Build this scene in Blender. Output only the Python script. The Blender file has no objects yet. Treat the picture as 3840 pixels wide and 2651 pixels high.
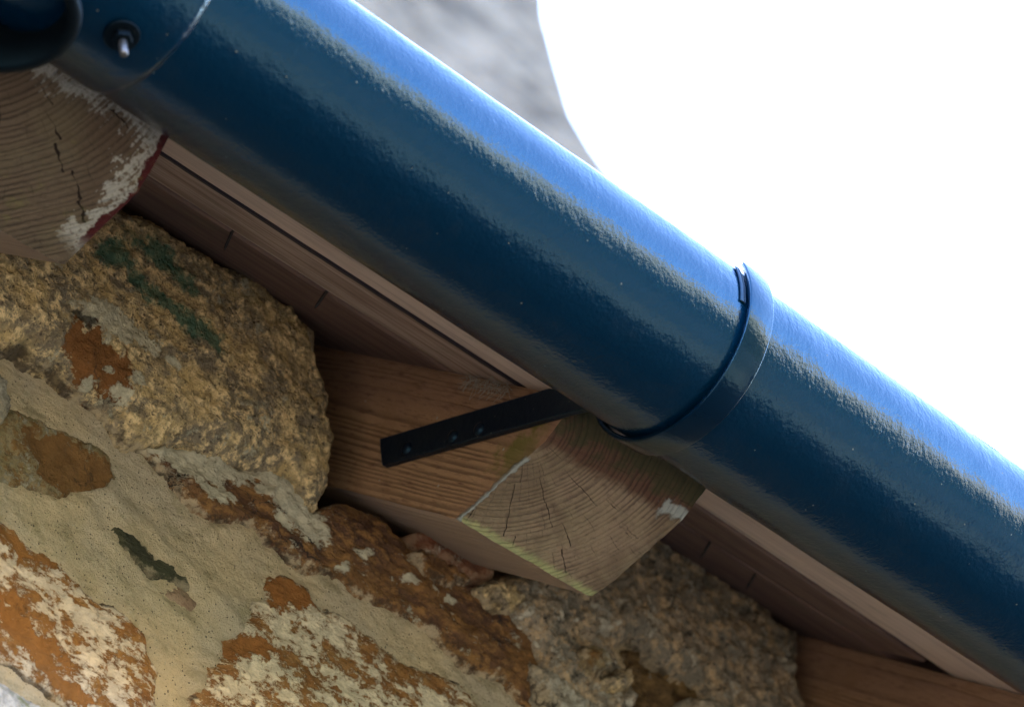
import bpy, bmesh, math, random
import numpy as np
from mathutils import Vector, Matrix

# ------------------------------------------------------------------ camera, sky, sun, exposure
scene = bpy.context.scene
C = scene.collection
RAD = math.radians

cam_d = bpy.data.cameras.new("camera")
cam = bpy.data.objects.new("camera", cam_d)
C.objects.link(cam)
LOOK = Vector((0.5306, 0.5350, 0.6575)).normalized()
RIGHT = Vector((0.7100, -0.7042, 0.0))
RIGHT = (RIGHT - RIGHT.dot(LOOK) * LOOK).normalized()
UPV = RIGHT.cross(LOOK)
cam.matrix_world = Matrix.Translation((-1.2436, -1.2974, -1.4390)) @ Matrix((RIGHT, UPV, -LOOK)).transposed().to_4x4()
cam_d.sensor_width = 36.0
cam_d.lens = 36.0 * 14870.0 / 3840.0
cam_d.clip_start = 0.05
cam_d.clip_end = 5000.0
cam_d.dof.use_dof = True
cam_d.dof.focus_distance = 2.24
cam_d.dof.aperture_fstop = 10.0
scene.camera = cam

SUN_EL, SUN_AZ = RAD(51), RAD(-12)           # high behind the roof: eaves and wall face are in open shade
world = bpy.data.worlds.new("World")
scene.world = world
world.use_nodes = True
wn = world.node_tree
wn.nodes.clear()
sky = wn.nodes.new("ShaderNodeTexSky")
sky.sky_type = 'NISHITA'
sky.sun_disc = False
sky.sun_elevation = SUN_EL
sky.sun_rotation = SUN_AZ
sky.dust_density = 1.2
sky.air_density = 1.0
sky.ozone_density = 4.0
bg = wn.nodes.new("ShaderNodeBackground")
bg.inputs[1].default_value = 0.15
wo = wn.nodes.new("ShaderNodeOutputWorld")
wn.links.new(sky.outputs[0], bg.inputs[0])
wn.links.new(bg.outputs[0], wo.inputs[0])

sun_d = bpy.data.lights.new("sun", 'SUN')
sun_d.energy = 4.9
sun_d.angle = RAD(0.5)
sun_d.color = (1.0, 0.93, 0.83)
sun = bpy.data.objects.new("sun", sun_d)
C.objects.link(sun)
to_sun = Vector((math.sin(SUN_AZ) * math.cos(SUN_EL), math.cos(SUN_AZ) * math.cos(SUN_EL), math.sin(SUN_EL)))
sun.rotation_euler = to_sun.to_track_quat('Z', 'Y').to_euler()
sun.location = (0, 6, 8)

scene.view_settings.view_transform = 'Standard'
scene.view_settings.look = 'None'
scene.view_settings.gamma = 1.0
scene.view_settings.exposure = 4.35

# ------------------------------------------------------------------ frame of the roof slope
PITCH = RAD(38.623)
CP, SP = math.cos(PITCH), math.sin(PITCH)
EAVE_H = 0.088                                # depth of a rafter, square to the slope
GROUND_Z = -3.1
GY, GZ, GR = -0.174, 0.0264, 0.0575           # gutter axis and outer radius


def P(x, r, u):
    """x along the wall, r up the slope (inwards), u square to the slope -> world"""
    return (x, r * CP - u * SP, r * SP + u * CP)


# ------------------------------------------------------------------ noise in numpy
def _hash(ix, iy, seed):
    n = (ix * 374761393 + iy * 668265263 + seed * 2147483647 // 7).astype(np.int64)
    n = (n ^ (n >> 13)) * 1274126177
    n = n & 0x7fffffff
    n = (n ^ (n >> 16))
    return (n & 0xffff) / 65535.0


def vnoise(x, y, seed=0):
    ix, iy = np.floor(x).astype(np.int64), np.floor(y).astype(np.int64)
    fx, fy = x - ix, y - iy
    ux, uy = fx * fx * fx * (fx * (fx * 6 - 15) + 10), fy * fy * fy * (fy * (fy * 6 - 15) + 10)
    a, b = _hash(ix, iy, seed), _hash(ix + 1, iy, seed)
    c, d = _hash(ix, iy + 1, seed), _hash(ix + 1, iy + 1, seed)
    return (a + (b - a) * ux) * (1 - uy) + (c + (d - c) * ux) * uy


def fbm(x, y, scale, octaves=5, rough=0.55, seed=0):
    """value noise in -1..1"""
    s, amp, tot = 0, 1.0, 0.0
    ca, sa = 0.8, 0.6
    px, py = x * scale, y * scale
    for o in range(octaves):
        s = s + amp * (vnoise(px + 17.3 * o, py - 9.1 * o, seed + o) * 2 - 1)
        tot += amp
        amp *= rough
        px, py = (px * ca - py * sa) * 2.03, (px * sa + py * ca) * 2.03
    return s / tot


def sdist(poly, x, y):
    """signed distance to a closed polygon, positive inside"""
    d = np.full(x.shape, 1e9)
    inside = np.zeros(x.shape, bool)
    n = len(poly)
    for i in range(n):
        x0, y0 = poly[i]
        x1, y1 = poly[(i + 1) % n]
        ex, ey = x1 - x0, y1 - y0
        t = np.clip(((x - x0) * ex + (y - y0) * ey) / (ex * ex + ey * ey + 1e-12), 0, 1)
        d = np.minimum(d, (x - x0 - t * ex) ** 2 + (y - y0 - t * ey) ** 2)
        if y0 != y1:
            c = ((y0 > y) != (y1 > y)) & (x < (x1 - x0) * (y - y0) / (y1 - y0) + x0)
            inside ^= c
    d = np.sqrt(d)
    return np.where(inside, d, -d)


def sstep(a, b, v):
    t = np.clip((v - a) / (b - a), 0, 1)
    return t * t * (3 - 2 * t)


# ------------------------------------------------------------------ object helpers
def finish(o, parent=None, label=None, cat=None, group=None, kind=None):
    if parent is not None:
        o.parent = parent
    if label:
        o['label'] = label
    if cat:
        o['category'] = cat
    if group:
        o['group'] = group
    if kind:
        o['kind'] = kind
    return o


def empty(name, loc, label, cat, group=None):
    o = bpy.data.objects.new(name, None)
    o.empty_display_size = 0.05
    o.location = loc
    C.objects.link(o)
    return finish(o, None, label, cat, group)


def mesh_obj(name, verts, faces, mat, parent=None, loc=(0, 0, 0), smooth=True, **kw):
    """verts in world coordinates; the object's origin is put at loc (or the parent's location)"""
    if parent is not None:
        loc = (0, 0, 0)
        v0 = np.array(parent.location)
        pp = parent.parent
        while pp is not None:
            v0 = v0 + np.array(pp.location)
            pp = pp.parent
    else:
        v0 = np.array(loc, float)
    V = np.asarray(verts, float).reshape(-1, 3) - v0
    me = bpy.data.meshes.new(name)
    me.from_pydata(V.tolist(), [], [tuple(int(i) for i in f) for f in faces])
    me.update()
    if smooth:
        me.polygons.foreach_set('use_smooth', [True] * len(me.polygons))
    me.materials.append(mat)
    o = bpy.data.objects.new(name, me)
    o.location = loc
    C.objects.link(o)
    return finish(o, parent, **kw)


def fix_normals(o):
    bm = bmesh.new()
    bm.from_mesh(o.data)
    bmesh.ops.recalc_face_normals(bm, faces=bm.faces)
    bm.to_mesh(o.data)
    bm.free()


def bevel(o, w, seg=2, ang=35):
    m = o.modifiers.new('bevel', 'BEVEL')
    m.width = w
    m.segments = seg
    m.limit_method = 'ANGLE'
    m.angle_limit = RAD(ang)
    m.harden_normals = False
    return o


def grid_faces(nu, nv, mask=None):
    i = np.arange(nu - 1)[:, None] * nv + np.arange(nv - 1)[None, :]
    f = np.stack([i, i + nv, i + nv + 1, i + 1], -1).reshape(-1, 4)
    if mask is not None:
        keep = mask.reshape(-1)
        f = f[keep[f].all(1)]
    return f


def tube(points, rad, n=10, closed_ends=True):
    """sweep a circle along points; rad scalar or list"""
    pts = [Vector(p) for p in points]
    rs = rad if hasattr(rad, '__len__') else [rad] * len(pts)
    V, F = [], []
    prev = None
    for i, p in enumerate(pts):
        t = (pts[min(i + 1, len(pts) - 1)] - pts[max(i - 1, 0)]).normalized()
        if prev is None:
            a = Vector((0, 0, 1)) if abs(t.z) < 0.9 else Vector((1, 0, 0))
            prev = t.cross(a).normalized()
        b = (prev - prev.dot(t) * t).normalized()
        prev = b
        c = t.cross(b)
        for j in range(n):
            q = 2 * math.pi * j / n
            V.append(p + rs[i] * (math.cos(q) * b + math.sin(q) * c))
    for i in range(len(pts) - 1):
        for j in range(n):
            F.append((i * n + j, i * n + (j + 1) % n, (i + 1) * n + (j + 1) % n, (i + 1) * n + j))
    if closed_ends:
        F.append(tuple(range(n))[::-1])
        F.append(tuple((len(pts) - 1) * n + j for j in range(n)))
    return [tuple(v) for v in V], F


def join(parts):
    V, F = [], []
    for v, f in parts:
        b = len(V)
        V += list(v)
        F += [tuple(i + b for i in q) for q in f]
    return V, F


# ------------------------------------------------------------------ materials
class NB:
    def __init__(self, name, rough=0.9):
        self.m = bpy.data.materials.new(name)
        self.m.use_nodes = True
        self.t = self.m.node_tree
        self.b = self.t.nodes['Principled BSDF']
        self.b.inputs['Roughness'].default_value = rough
        self.pos = self.n('ShaderNodeNewGeometry').outputs['Position']

    def n(self, typ, **kw):
        x = self.t.nodes.new(typ)
        for k_, v in kw.items():
            setattr(x, k_, v)
        return x

    def put(self, sock, v):
        if isinstance(v, bpy.types.NodeSocket):
            self.t.links.new(v, sock)
        elif v is not None:
            if hasattr(v, '__len__') and len(v) == 3 and sock.type == 'RGBA':
                v = (*v, 1)
            sock.default_value = v

    def math(self, op, a, b=None, c=None, clamp=False):
        x = self.n('ShaderNodeMath', operation=op, use_clamp=clamp)
        for i, v in enumerate((a, b, c)):
            self.put(x.inputs[i], v) if v is not None else None
        return x.outputs[0]

    def vmath(self, op, a, b=None):
        x = self.n('ShaderNodeVectorMath', operation=op)
        self.put(x.inputs[0], a)
        if b is not None:
            self.put(x.inputs[1], b)
        return x.outputs[1] if op in ('DOT_PRODUCT', 'LENGTH', 'DISTANCE') else x.outputs[0]

    def map(self, v, scale=(1, 1, 1), rot=(0, 0, 0), loc=(0, 0, 0)):
        x = self.n('ShaderNodeMapping')
        self.put(x.inputs['Vector'], v)
        x.inputs['Scale'].default_value = scale
        x.inputs['Rotation'].default_value = rot
        x.inputs['Location'].default_value = loc
        return x.outputs[0]

    def noise(self, scale, detail=4, rough=0.5, vec=None, dist=0.0, lac=2.0):
        x = self.n('ShaderNodeTexNoise')
        self.put(x.inputs['Vector'], vec if vec is not None else self.pos)
        x.inputs['Scale'].default_value = scale
        x.inputs['Detail'].default_value = detail
        x.inputs['Roughness'].default_value = rough
        x.inputs['Distortion'].default_value = dist
        x.inputs['Lacunarity'].default_value = lac
        return x.outputs[0]

    def voro(self, scale, feature='F1', vec=None, rnd=1.0):
        x = self.n('ShaderNodeTexVoronoi', feature=feature)
        self.put(x.inputs['Vector'], vec if vec is not None else self.pos)
        x.inputs['Scale'].default_value = scale
        x.inputs['Randomness'].default_value = rnd
        return x

    def ramp(self, v, a, b, smooth=True):
        x = self.n('ShaderNodeMapRange', clamp=True)
        x.interpolation_type = 'SMOOTHSTEP' if smooth else 'LINEAR'
        self.put(x.inputs[0], v)
        x.inputs[1].default_value = a
        x.inputs[2].default_value = b
        return x.outputs[0]

    def mix(self, f, a, b):
        x = self.n('ShaderNodeMix', data_type='RGBA')
        self.put(x.inputs[0], f)
        self.put(x.inputs[6], a)
        self.put(x.inputs[7], b)
        return x.outputs[2]

    def mul(self, f, col, v):
        x = self.n('ShaderNodeMix', data_type='RGBA', blend_type='MULTIPLY')
        self.put(x.inputs[0], f)
        self.put(x.inputs[6], col)
        self.put(x.inputs[7], v)
        return x.outputs[2]

    def attr(self, name):
        return self.n('ShaderNodeAttribute', attribute_name=name)

    def bump(self, h, dist, strength=1.0, normal=None):
        x = self.n('ShaderNodeBump')
        self.put(x.inputs['Height'], h)
        x.inputs['Distance'].default_value = dist
        x.inputs['Strength'].default_value = strength
        if normal is not None:
            self.put(x.inputs['Normal'], normal)
        return x.outputs[0]

    def out(self, col=None, rough=None, normal=None, metal=None):
        self.put(self.b.inputs['Base Color'], col)
        if rough is not None:
            self.put(self.b.inputs['Roughness'], rough)
        if normal is not None:
            self.put(self.b.inputs['Normal'], normal)
        if metal is not None:
            self.put(self.b.inputs['Metallic'], metal)
        return self.m


def paint_mat(name, base, rough, drips=1.0, ior=1.5, specks=1.0):
    """thick brushed gloss paint: orange peel, sags, bits of dirt and bird lime"""
    n = NB(name, rough)
    n.b.inputs['IOR'].default_value = ior
    n.b.inputs['Specular Tint'].default_value = (0.26, 0.64, 1.0, 1)
    fine = n.noise(420, 3, 0.55)
    mid = n.noise(210, 4, 0.6, vec=n.map(n.pos, (1.0, 1, 0.7)))
    big = n.noise(62, 5, 0.62, vec=n.map(n.pos, (1.3, 1.0, 0.7)), dist=0.5)
    pat = n.ramp(n.noise(9, 3, 0.6), 0.35, 0.7)
    h = n.math('ADD', n.math('MULTIPLY', fine, 0.40), n.math('MULTIPLY', mid, n.math('MULTIPLY_ADD', pat, 0.7, 0.35)))
    nrm = n.bump(h, 0.0008 * drips, 0.6)
    nrm = n.bump(big, 0.0010 * drips, 0.40, nrm)
    # dirt specks
    v1 = n.voro(55)
    keep = n.math('GREATER_THAN', n.n('ShaderNodeSeparateColor').outputs[0], 0.0)
    sepc = n.n('ShaderNodeSeparateColor')
    n.put(sepc.inputs[0], v1.outputs['Color'])
    sel = n.math('MULTIPLY', n.math('GREATER_THAN', sepc.outputs[0], 0.72), n.ramp(n.noise(13, 3), 0.46, 0.62))
    size = n.math('MULTIPLY_ADD', sepc.outputs[1], 0.06, 0.005)
    dd = n.math('ADD', v1.outputs['Distance'], n.math('MULTIPLY', n.math('SUBTRACT', n.noise(900, 2), 0.5), 0.10))
    s1 = n.math('MULTIPLY', n.math('LESS_THAN', dd, size), sel)
    v2 = n.voro(190)
    sep2 = n.n('ShaderNodeSeparateColor')
    n.put(sep2.inputs[0], v2.outputs['Color'])
    s2 = n.math('MULTIPLY', n.math('LESS_THAN', v2.outputs['Distance'], 0.10), n.math('GREATER_THAN', sep2.outputs[0], 0.93))
    sp = n.math('MULTIPLY', n.math('MAXIMUM', s1, s2), specks, clamp=True)
    dust = n.ramp(n.noise(34, 8, 0.7), 0.5, 0.8)
    col = n.mix(n.math('MULTIPLY', dust, 0.25), base, tuple(c * 0.6 + 0.02 for c in base))
    col = n.mix(n.math('MULTIPLY', sp, 0.8), col, (0.15, 0.16, 0.14))
    rg = n.math('ADD', rough, n.math('MULTIPLY', dust, 0.10))
    rg = n.math('MAXIMUM', rg, n.math('MULTIPLY', sp, 0.8))
    return n.out(col, rg, nrm)


def stone_mat(name, c1, c2, c3, lichen=(0.52, 0.50, 0.42), lich=0.5, lich_edge=0.0, speck=(0.05, 0.045, 0.04), speck_amt=0.5,
              grain=260, aniso=(1, 1, 1), crack=0.5, lich_scale=55, bump=1.0, algae=(0.026, 0.085, 0.058), brown=(0.16, 0.065, 0.018), mottle=40, smear=0.8):
    n = NB(name, 0.92)
    n.b.inputs['Specular IOR Level'].default_value = 0.25
    vec = n.map(n.pos, aniso)
    big = n.noise(mottle, 6, 0.6, vec=vec, dist=0.4)
    fin = n.noise(grain, 7, 0.7, vec=vec)
    fin2 = n.noise(grain * 0.37, 8, 0.72, vec=n.map(n.pos, aniso, loc=(3.1, 1.7, 0.3)))
    a = n.attr('mask')
    sep = n.n('ShaderNodeSeparateColor')
    n.put(sep.inputs[0], a.outputs['Color'])
    mr, mg, mb = sep.outputs[0], sep.outputs[1], sep.outputs[2]
    ma = a.outputs['Alpha']
    edge = n.attr('edge').outputs['Fac']
    col = n.mix(n.ramp(big, 0.38, 0.58), c1, c2)
    col = n.mix(n.ramp(fin2, 0.46, 0.60), col, c3)
    med = n.noise(grain * 0.55, 5, 0.62, vec=n.map(n.pos, aniso, loc=(1.1, 8.7, 2.3)))
    col = n.mix(n.math('MULTIPLY', n.ramp(med, 0.50, 0.60), 0.45), col, tuple(c * 0.42 for c in c2))
    pv = n.voro(grain * 1.05)
    ps = n.n('ShaderNodeSeparateColor')
    n.put(ps.inputs[0], pv.outputs['Color'])
    pit = n.math('MULTIPLY', n.math('SUBTRACT', 1.0, n.ramp(pv.outputs['Distance'], 0.18, 0.48)), n.math('GREATER_THAN', ps.outputs[0], 0.62))
    pit = n.math('MULTIPLY', pit, n.math('MULTIPLY_ADD', n.ramp(n.noise(55, 4, 0.6), 0.40, 0.62), 0.75, 0.25))
    col = n.mix(n.math('MULTIPLY', pit, speck_amt * 0.85), col, speck)
    hueshift = n.noise(grain * 0.2, 5, 0.7, vec=n.map(n.pos, loc=(9, 3, 4)))
    col = n.mix(n.math('MULTIPLY', n.ramp(hueshift, 0.52, 0.66), 0.45), col, (c1[0] * 0.82, c1[1] * 0.88, c1[2] * 0.92))
    # dark grains and pits
    sp = n.math('MULTIPLY', n.ramp(fin, 0.56, 0.64), speck_amt)
    col = n.mix(sp, col, speck)
    # bare iron-brown stone
    rag = n.noise(90, 9, 0.7)
    bm_ = n.ramp(n.math('ADD', mg, n.math('MULTIPLY', n.math('SUBTRACT', rag, 0.5), 2.3)), 0.46, 0.56)
    bcol = n.mix(n.noise(70, 8, 0.65), tuple(c * 0.45 for c in brown), tuple(min(1, c * 1.7) for c in brown))
    col = n.mix(bm_, col, bcol)
    # pale lichen crust
    ln = n.math('ADD', n.noise(lich_scale, 10, 0.74, vec=vec), n.math('MULTIPLY', n.math('SUBTRACT', n.noise(lich_scale * 5.3, 6, 0.75, vec=vec), 0.5), 0.55))
    le = n.math('ADD', ln, n.math('MULTIPLY', n.math('SUBTRACT', edge, 0.5), lich_edge))
    le = n.math('ADD', le, n.math('MULTIPLY', mb, 0.42))
    le = n.math('SUBTRACT', le, n.math('MULTIPLY', bm_, 0.14))
    th = 0.72 - 0.36 * lich
    lm = n.ramp(le, th - 0.02, th + 0.055)
    lc = n.mix(n.ramp(fin2, 0.4, 0.65), tuple(c * 0.72 for c in lichen), lichen)
    lc = n.mix(n.math('MULTIPLY', n.ramp(fin, 0.55, 0.7), 0.5), lc, tuple(c * 0.4 for c in lichen))
    col = n.mix(n.math('MULTIPLY', lm, 0.93), col, lc)
    # algae / dark green staining
    am = n.ramp(n.math('ADD', mr, n.math('MULTIPLY', n.math('SUBTRACT', n.noise(85, 10, 0.80), 0.5), 2.4)), 0.46, 0.86)
    col = n.mix(n.math('MULTIPLY', am, 0.86), col, n.mix(fin2, algae, tuple(c * 2.2 for c in algae)))
    # mortar smeared over the rim
    dm = n.ramp(n.math('ADD', n.noise(75, 8, 0.75), n.math('MULTIPLY', n.math('SUBTRACT', 0.20, edge), 0.75)), 0.56, 0.70)
    col = n.mix(n.math('MULTIPLY', dm, smear), col, (0.50, 0.42, 0.28))
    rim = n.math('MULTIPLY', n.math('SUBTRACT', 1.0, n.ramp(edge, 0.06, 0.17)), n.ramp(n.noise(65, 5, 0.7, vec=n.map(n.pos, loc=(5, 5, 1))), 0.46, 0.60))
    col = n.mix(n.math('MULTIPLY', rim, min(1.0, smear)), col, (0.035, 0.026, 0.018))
    # hairline cracks
    wob = n.n('ShaderNodeMix', data_type='VECTOR')
    wob.inputs[0].default_value = 0.045
    n.put(wob.inputs[4], vec)
    nz = n.n('ShaderNodeTexNoise')
    n.put(nz.inputs['Vector'], n.pos)
    nz.inputs['Scale'].default_value = 45
    nz.inputs['Detail'].default_value = 6
    n.put(wob.inputs[5], nz.outputs['Color'])
    cr = n.voro(17, 'DISTANCE_TO_EDGE', vec=wob.outputs[1])
    ck = n.math('LESS_THAN', cr.outputs['Distance'], n.math('MULTIPLY', n.ramp(n.noise(30, 3), 0.5, 0.8), 0.022))
    ck = n.math('MULTIPLY', ck, crack)
    ck = n.math('MAXIMUM', ck, n.math('MULTIPLY', n.ramp(n.math('ADD', ma, n.math('MULTIPLY', n.math('SUBTRACT', rag, 0.5), 0.9)), 0.5, 0.6), 0.8))
    col = n.mix(ck, col, (0.02, 0.018, 0.016))
    h = n.math('ADD', n.math('MULTIPLY', fin2, 1.0), n.math('MULTIPLY', fin, 0.45))
    h = n.math('ADD', h, n.math('MULTIPLY', lm, 0.18))
    h = n.math('SUBTRACT', h, n.math('MULTIPLY', ck, 0.8))
    h = n.math('SUBTRACT', h, n.math('MULTIPLY', bm_, 0.15))
    h = n.math('SUBTRACT', h, n.math('MULTIPLY', pit, 0.35))
    h = n.math('ADD', h, n.math('MULTIPLY', med, 0.6))
    return n.out(col, 0.92, n.bump(h, 0.0045 * bump, 0.9))


def mortar_mat():
    n = NB('lime_mortar', 0.95)
    n.b.inputs['Specular IOR Level'].default_value = 0.15
    big = n.noise(16, 5, 0.6)
    col = n.mix(n.ramp(big, 0.35, 0.65), (0.64, 0.53, 0.335), (0.56, 0.49, 0.355))
    col = n.mix(n.math('MULTIPLY', n.ramp(n.noise(34, 6, 0.7), 0.52, 0.72), 0.6), col, (0.34, 0.30, 0.16))
    col = n.mix(n.math('MULTIPLY', n.ramp(n.noise(60, 8, 0.7, vec=n.map(n.pos, (1, 1, 1), loc=(4, 2, 1))), 0.60, 0.72), 0.7), col, (0.72, 0.65, 0.46))
    sand = n.noise(900, 3, 0.7)
    col = n.mix(n.math('MULTIPLY', n.ramp(sand, 0.55, 0.72), 0.35), col, (0.12, 0.10, 0.07))
    v = n.voro(620)
    sep = n.n('ShaderNodeSeparateColor')
    n.put(sep.inputs[0], v.outputs['Color'])
    g = n.math('MULTIPLY', n.math('LESS_THAN', v.outputs['Distance'], 0.33), n.math('GREATER_THAN', sep.outputs[0], 0.90))
    col = n.mix(n.math('MULTIPLY', g, 0.85), col, (0.035, 0.035, 0.03))
    g2 = n.math('MULTIPLY', n.math('LESS_THAN', v.outputs['Distance'], 0.3), n.math('LESS_THAN', sep.outputs[0], 0.06))
    col = n.mix(n.math('MULTIPLY', g2, 0.7), col, (0.5, 0.46, 0.34))
    rust = n.ramp(n.noise(11, 7, 0.7), 0.66, 0.72)
    dk = n.noise(48, 9, 0.72, vec=n.map(n.pos, (0.6, 1, 1), rot=(0, 0.35, 0)))
    col = n.mix(n.math('MULTIPLY', n.ramp(dk, 0.48, 0.66), 0.6), col, (0.27, 0.23, 0.13))
    col = n.mix(n.math('MULTIPLY', rust, 0.5), col, (0.22, 0.11, 0.04))
    h = n.math('ADD', n.math('MULTIPLY', sand, 0.7), n.math('MULTIPLY', n.noise(260, 5, 0.7), 1.3))
    h = n.math('ADD', h, n.math('MULTIPLY', n.noise(90, 4, 0.6, vec=n.map(n.pos, (0.5, 1, 1), rot=(0, 0.5, 0))), 0.8))
    h = n.math('SUBTRACT', h, n.math('MULTIPLY', g, 0.3))
    return n.out(col, 0.95, n.bump(h, 0.0052, 0.9))


def wood_mat(name, cx, cu, x0, w, kind='mid'):
    """solid sawn softwood; rings run round an axis parallel to the rafter at (cx, cu); x0, w: the rafter's left face and width"""
    n = NB(name, 0.85)
    n.b.inputs['Specular IOR Level'].default_value = 0.2
    sep = n.n('ShaderNodeSeparateXYZ')
    n.put(sep.inputs[0], n.pos)
    X, Y, Z = sep.outputs
    R = n.math('ADD', n.math('MULTIPLY', Y, CP), n.math('MULTIPLY', Z, SP))
    U = n.math('SUBTRACT', n.math('MULTIPLY', Z, CP), n.math('MULTIPLY', Y, SP))
    comb = n.n('ShaderNodeCombineXYZ')
    n.put(comb.inputs[0], X)
    n.put(comb.inputs[1], R)
    n.put(comb.inputs[2], U)
    L = comb.outputs[0]
    dx = n.math('SUBTRACT', X, cx)
    du = n.math('SUBTRACT', U, cu)
    dist = n.math('SQRT', n.math('ADD', n.math('MULTIPLY', dx, dx), n.math('MULTIPLY', du, du)))
    wob = n.noise(7, 3, 0.5, vec=n.map(L, (1, 0.35, 1)))
    dist = n.math('ADD', dist, n.math('MULTIPLY', n.math('SUBTRACT', wob, 0.5), 0.016))
    # ring widths vary
    wv = n.noise(42, 2, 0.6, vec=dist)
    ph = n.math('MULTIPLY', n.math('ADD', n.math('ADD', dist, n.math('MULTIPLY', wv, 0.013)), n.math('MULTIPLY', n.noise(300, 3, 0.6, vec=n.map(L, (1, 0.15, 1))), 0.0008)), 1 / 0.0033)
    fr = n.math('FRACT', ph)
    late = n.ramp(fr, 0.35, 0.85)                                    # late wood darkens towards the ring's end
    late = n.math('MULTIPLY', late, n.math('SUBTRACT', 1.0, n.ramp(fr, 0.9, 1.0)))
    late = n.math('MULTIPLY', late, n.math('MULTIPLY_ADD', n.ramp(n.noise(32, 4, 0.6, vec=n.map(L, (1, 0.3, 1), loc=(7, 7, 7))), 0.35, 0.6), 0.65, 0.35))
    # the sawn end and the planed sides look different
    geo = n.n('ShaderNodeNewGeometry').outputs['Normal']
    gx = n.n('ShaderNodeSeparateXYZ')
    n.put(gx.inputs[0], geo)
    nr = n.math('ADD', n.math('MULTIPLY', gx.outputs[1], CP), n.math('MULTIPLY', gx.outputs[2], SP))
    end = n.ramp(n.math('MULTIPLY', nr, -1.0), 0.30, 0.45)
    fine = n.noise(420, 5, 0.7, vec=n.map(L, (1, 0.12, 1)))
    fine_e = n.noise(380, 6, 0.7)
    blot = n.noise(26, 6, 0.65)
    side_a, side_b = (0.340, 0.220, 0.125), (0.135, 0.082, 0.048)
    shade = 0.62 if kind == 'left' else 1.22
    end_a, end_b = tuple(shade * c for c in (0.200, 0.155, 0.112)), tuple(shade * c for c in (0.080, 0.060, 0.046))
    sc = n.mix(n.math('MULTIPLY', late, 0.8), side_a, side_b)
    sc = n.mix(n.math('MULTIPLY', n.ramp(n.math('ADD', U, n.math('MULTIPLY', n.noise(18, 3), 0.03)), 0.055, 0.085), 0.6), sc, (0.21, 0.125, 0.095))
    sc = n.mix(n.ramp(fine, 0.5, 0.75), sc, (0.10, 0.052, 0.038))
    sc = n.mix(n.math('MULTIPLY', n.ramp(blot, 0.45, 0.7), 0.5), sc, (0.20, 0.115, 0.06))
    ec = n.mix(n.math('MULTIPLY', late, 0.85), end_a, end_b)
    ec = n.mix(n.math('MULTIPLY', n.ramp(fine_e, 0.52, 0.68), 0.55), ec, (0.07, 0.055, 0.042))
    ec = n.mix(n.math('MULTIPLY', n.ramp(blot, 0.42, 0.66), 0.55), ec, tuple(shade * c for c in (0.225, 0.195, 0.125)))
    ec = n.mix(n.math('MULTIPLY', n.ramp(n.noise(14, 5, 0.65), 0.48, 0.66), 0.55), ec, (0.085, 0.060, 0.042))
    # drying cracks on the end, radial but stepping sideways from ring to ring
    ang = n.math('ARCTAN2', du, dx)
    band = n.math('FLOOR', n.math('MULTIPLY', dist, 1 / 0.017))
    wn_ = n.n('ShaderNodeTexWhiteNoise', noise_dimensions='1D')
    n.put(wn_.inputs['W'], band)
    a2 = n.math('ADD', ang, n.math('MULTIPLY', wn_.outputs[0], 0.10))
    a2 = n.math('ADD', a2, n.math('MULTIPLY', n.math('SUBTRACT', n.noise(190, 3), 0.5), 0.03))
    fa = n.math('ABSOLUTE', n.math('SUBTRACT', n.math('FRACT', n.math('MULTIPLY', a2, 2.9)), 0.5))
    wid = n.math('MULTIPLY', n.ramp(n.noise(24, 4, 0.7, vec=n.map(n.pos, loc=(2, 5, 1))), 0.36, 0.60), 0.019 if kind == 'left' else 0.014)
    ck = n.math('MULTIPLY', n.math('LESS_THAN', fa, wid), end)
    fb = n.math('ABSOLUTE', n.math('SUBTRACT', n.math('FRACT', n.math('MULTIPLY', a2, 9.7)), 0.5))
    ck2 = n.math('MULTIPLY', n.math('LESS_THAN', fb, n.math('MULTIPLY', n.ramp(n.noise(70, 2), 0.48, 0.62), 0.020)), end)
    ec = n.mix(n.math('MULTIPLY', ck2, 0.6), ec, (0.04, 0.03, 0.025))
    ec = n.mix(ck, ec, (0.016, 0.011, 0.009))
    xl = n.math('SUBTRACT', X, x0)
    xr = n.math('SUBTRACT', x0 + w, X)
    jag = n.math('SUBTRACT', n.noise(95, 6, 0.64), 0.5)
    if kind == 'mid':
        # old dark red-brown stain on the upper part of the end
        up = n.math('ADD', n.math('SUBTRACT', U, n.math('MULTIPLY', xl, 0.02)), n.math('MULTIPLY', jag, 0.012))
        ec = n.mix(n.math('MULTIPLY', n.ramp(up, 0.052, 0.060), 0.85), ec, n.mix(late, (0.085, 0.040, 0.028), (0.045, 0.022, 0.018)))
        ec = n.mix(n.math('MULTIPLY', n.ramp(n.math('ADD', U, n.math('MULTIPLY', jag, 0.05)), 0.062, 0.075), 0.6), ec, (0.03, 0.05, 0.02))
        # grey paint runs at the left arris and the right corner
        endd = n.math('ADD', R, n.math('MULTIPLY', U, 0.755))
        p1 = n.math('MULTIPLY', n.ramp(n.math('SUBTRACT', 0.0055, n.math('ADD', endd, n.math('MULTIPLY', jag, 0.012))), 0.0, 0.003), n.ramp(n.math('SUBTRACT', 0.0020, n.math('ADD', xl, n.math('MULTIPLY', jag, 0.010))), 0.0, 0.0012))
        p1 = n.math('MULTIPLY', p1,
                    n.ramp(n.math('SUBTRACT', 0.047, n.math('ADD', U, n.math('MULTIPLY', jag, 0.02))), 0.0, 0.004))
        p2 = n.math('MULTIPLY', n.ramp(n.math('SUBTRACT', 0.020, n.math('ADD', xr, n.math('MULTIPLY', jag, 0.03))), 0.0, 0.004),
                    n.ramp(n.math('SUBTRACT', 0.005, n.math('ABSOLUTE', n.math('ADD', n.math('SUBTRACT', U, 0.060), n.math('MULTIPLY', jag, 0.022)))), 0.0, 0.003))
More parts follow.
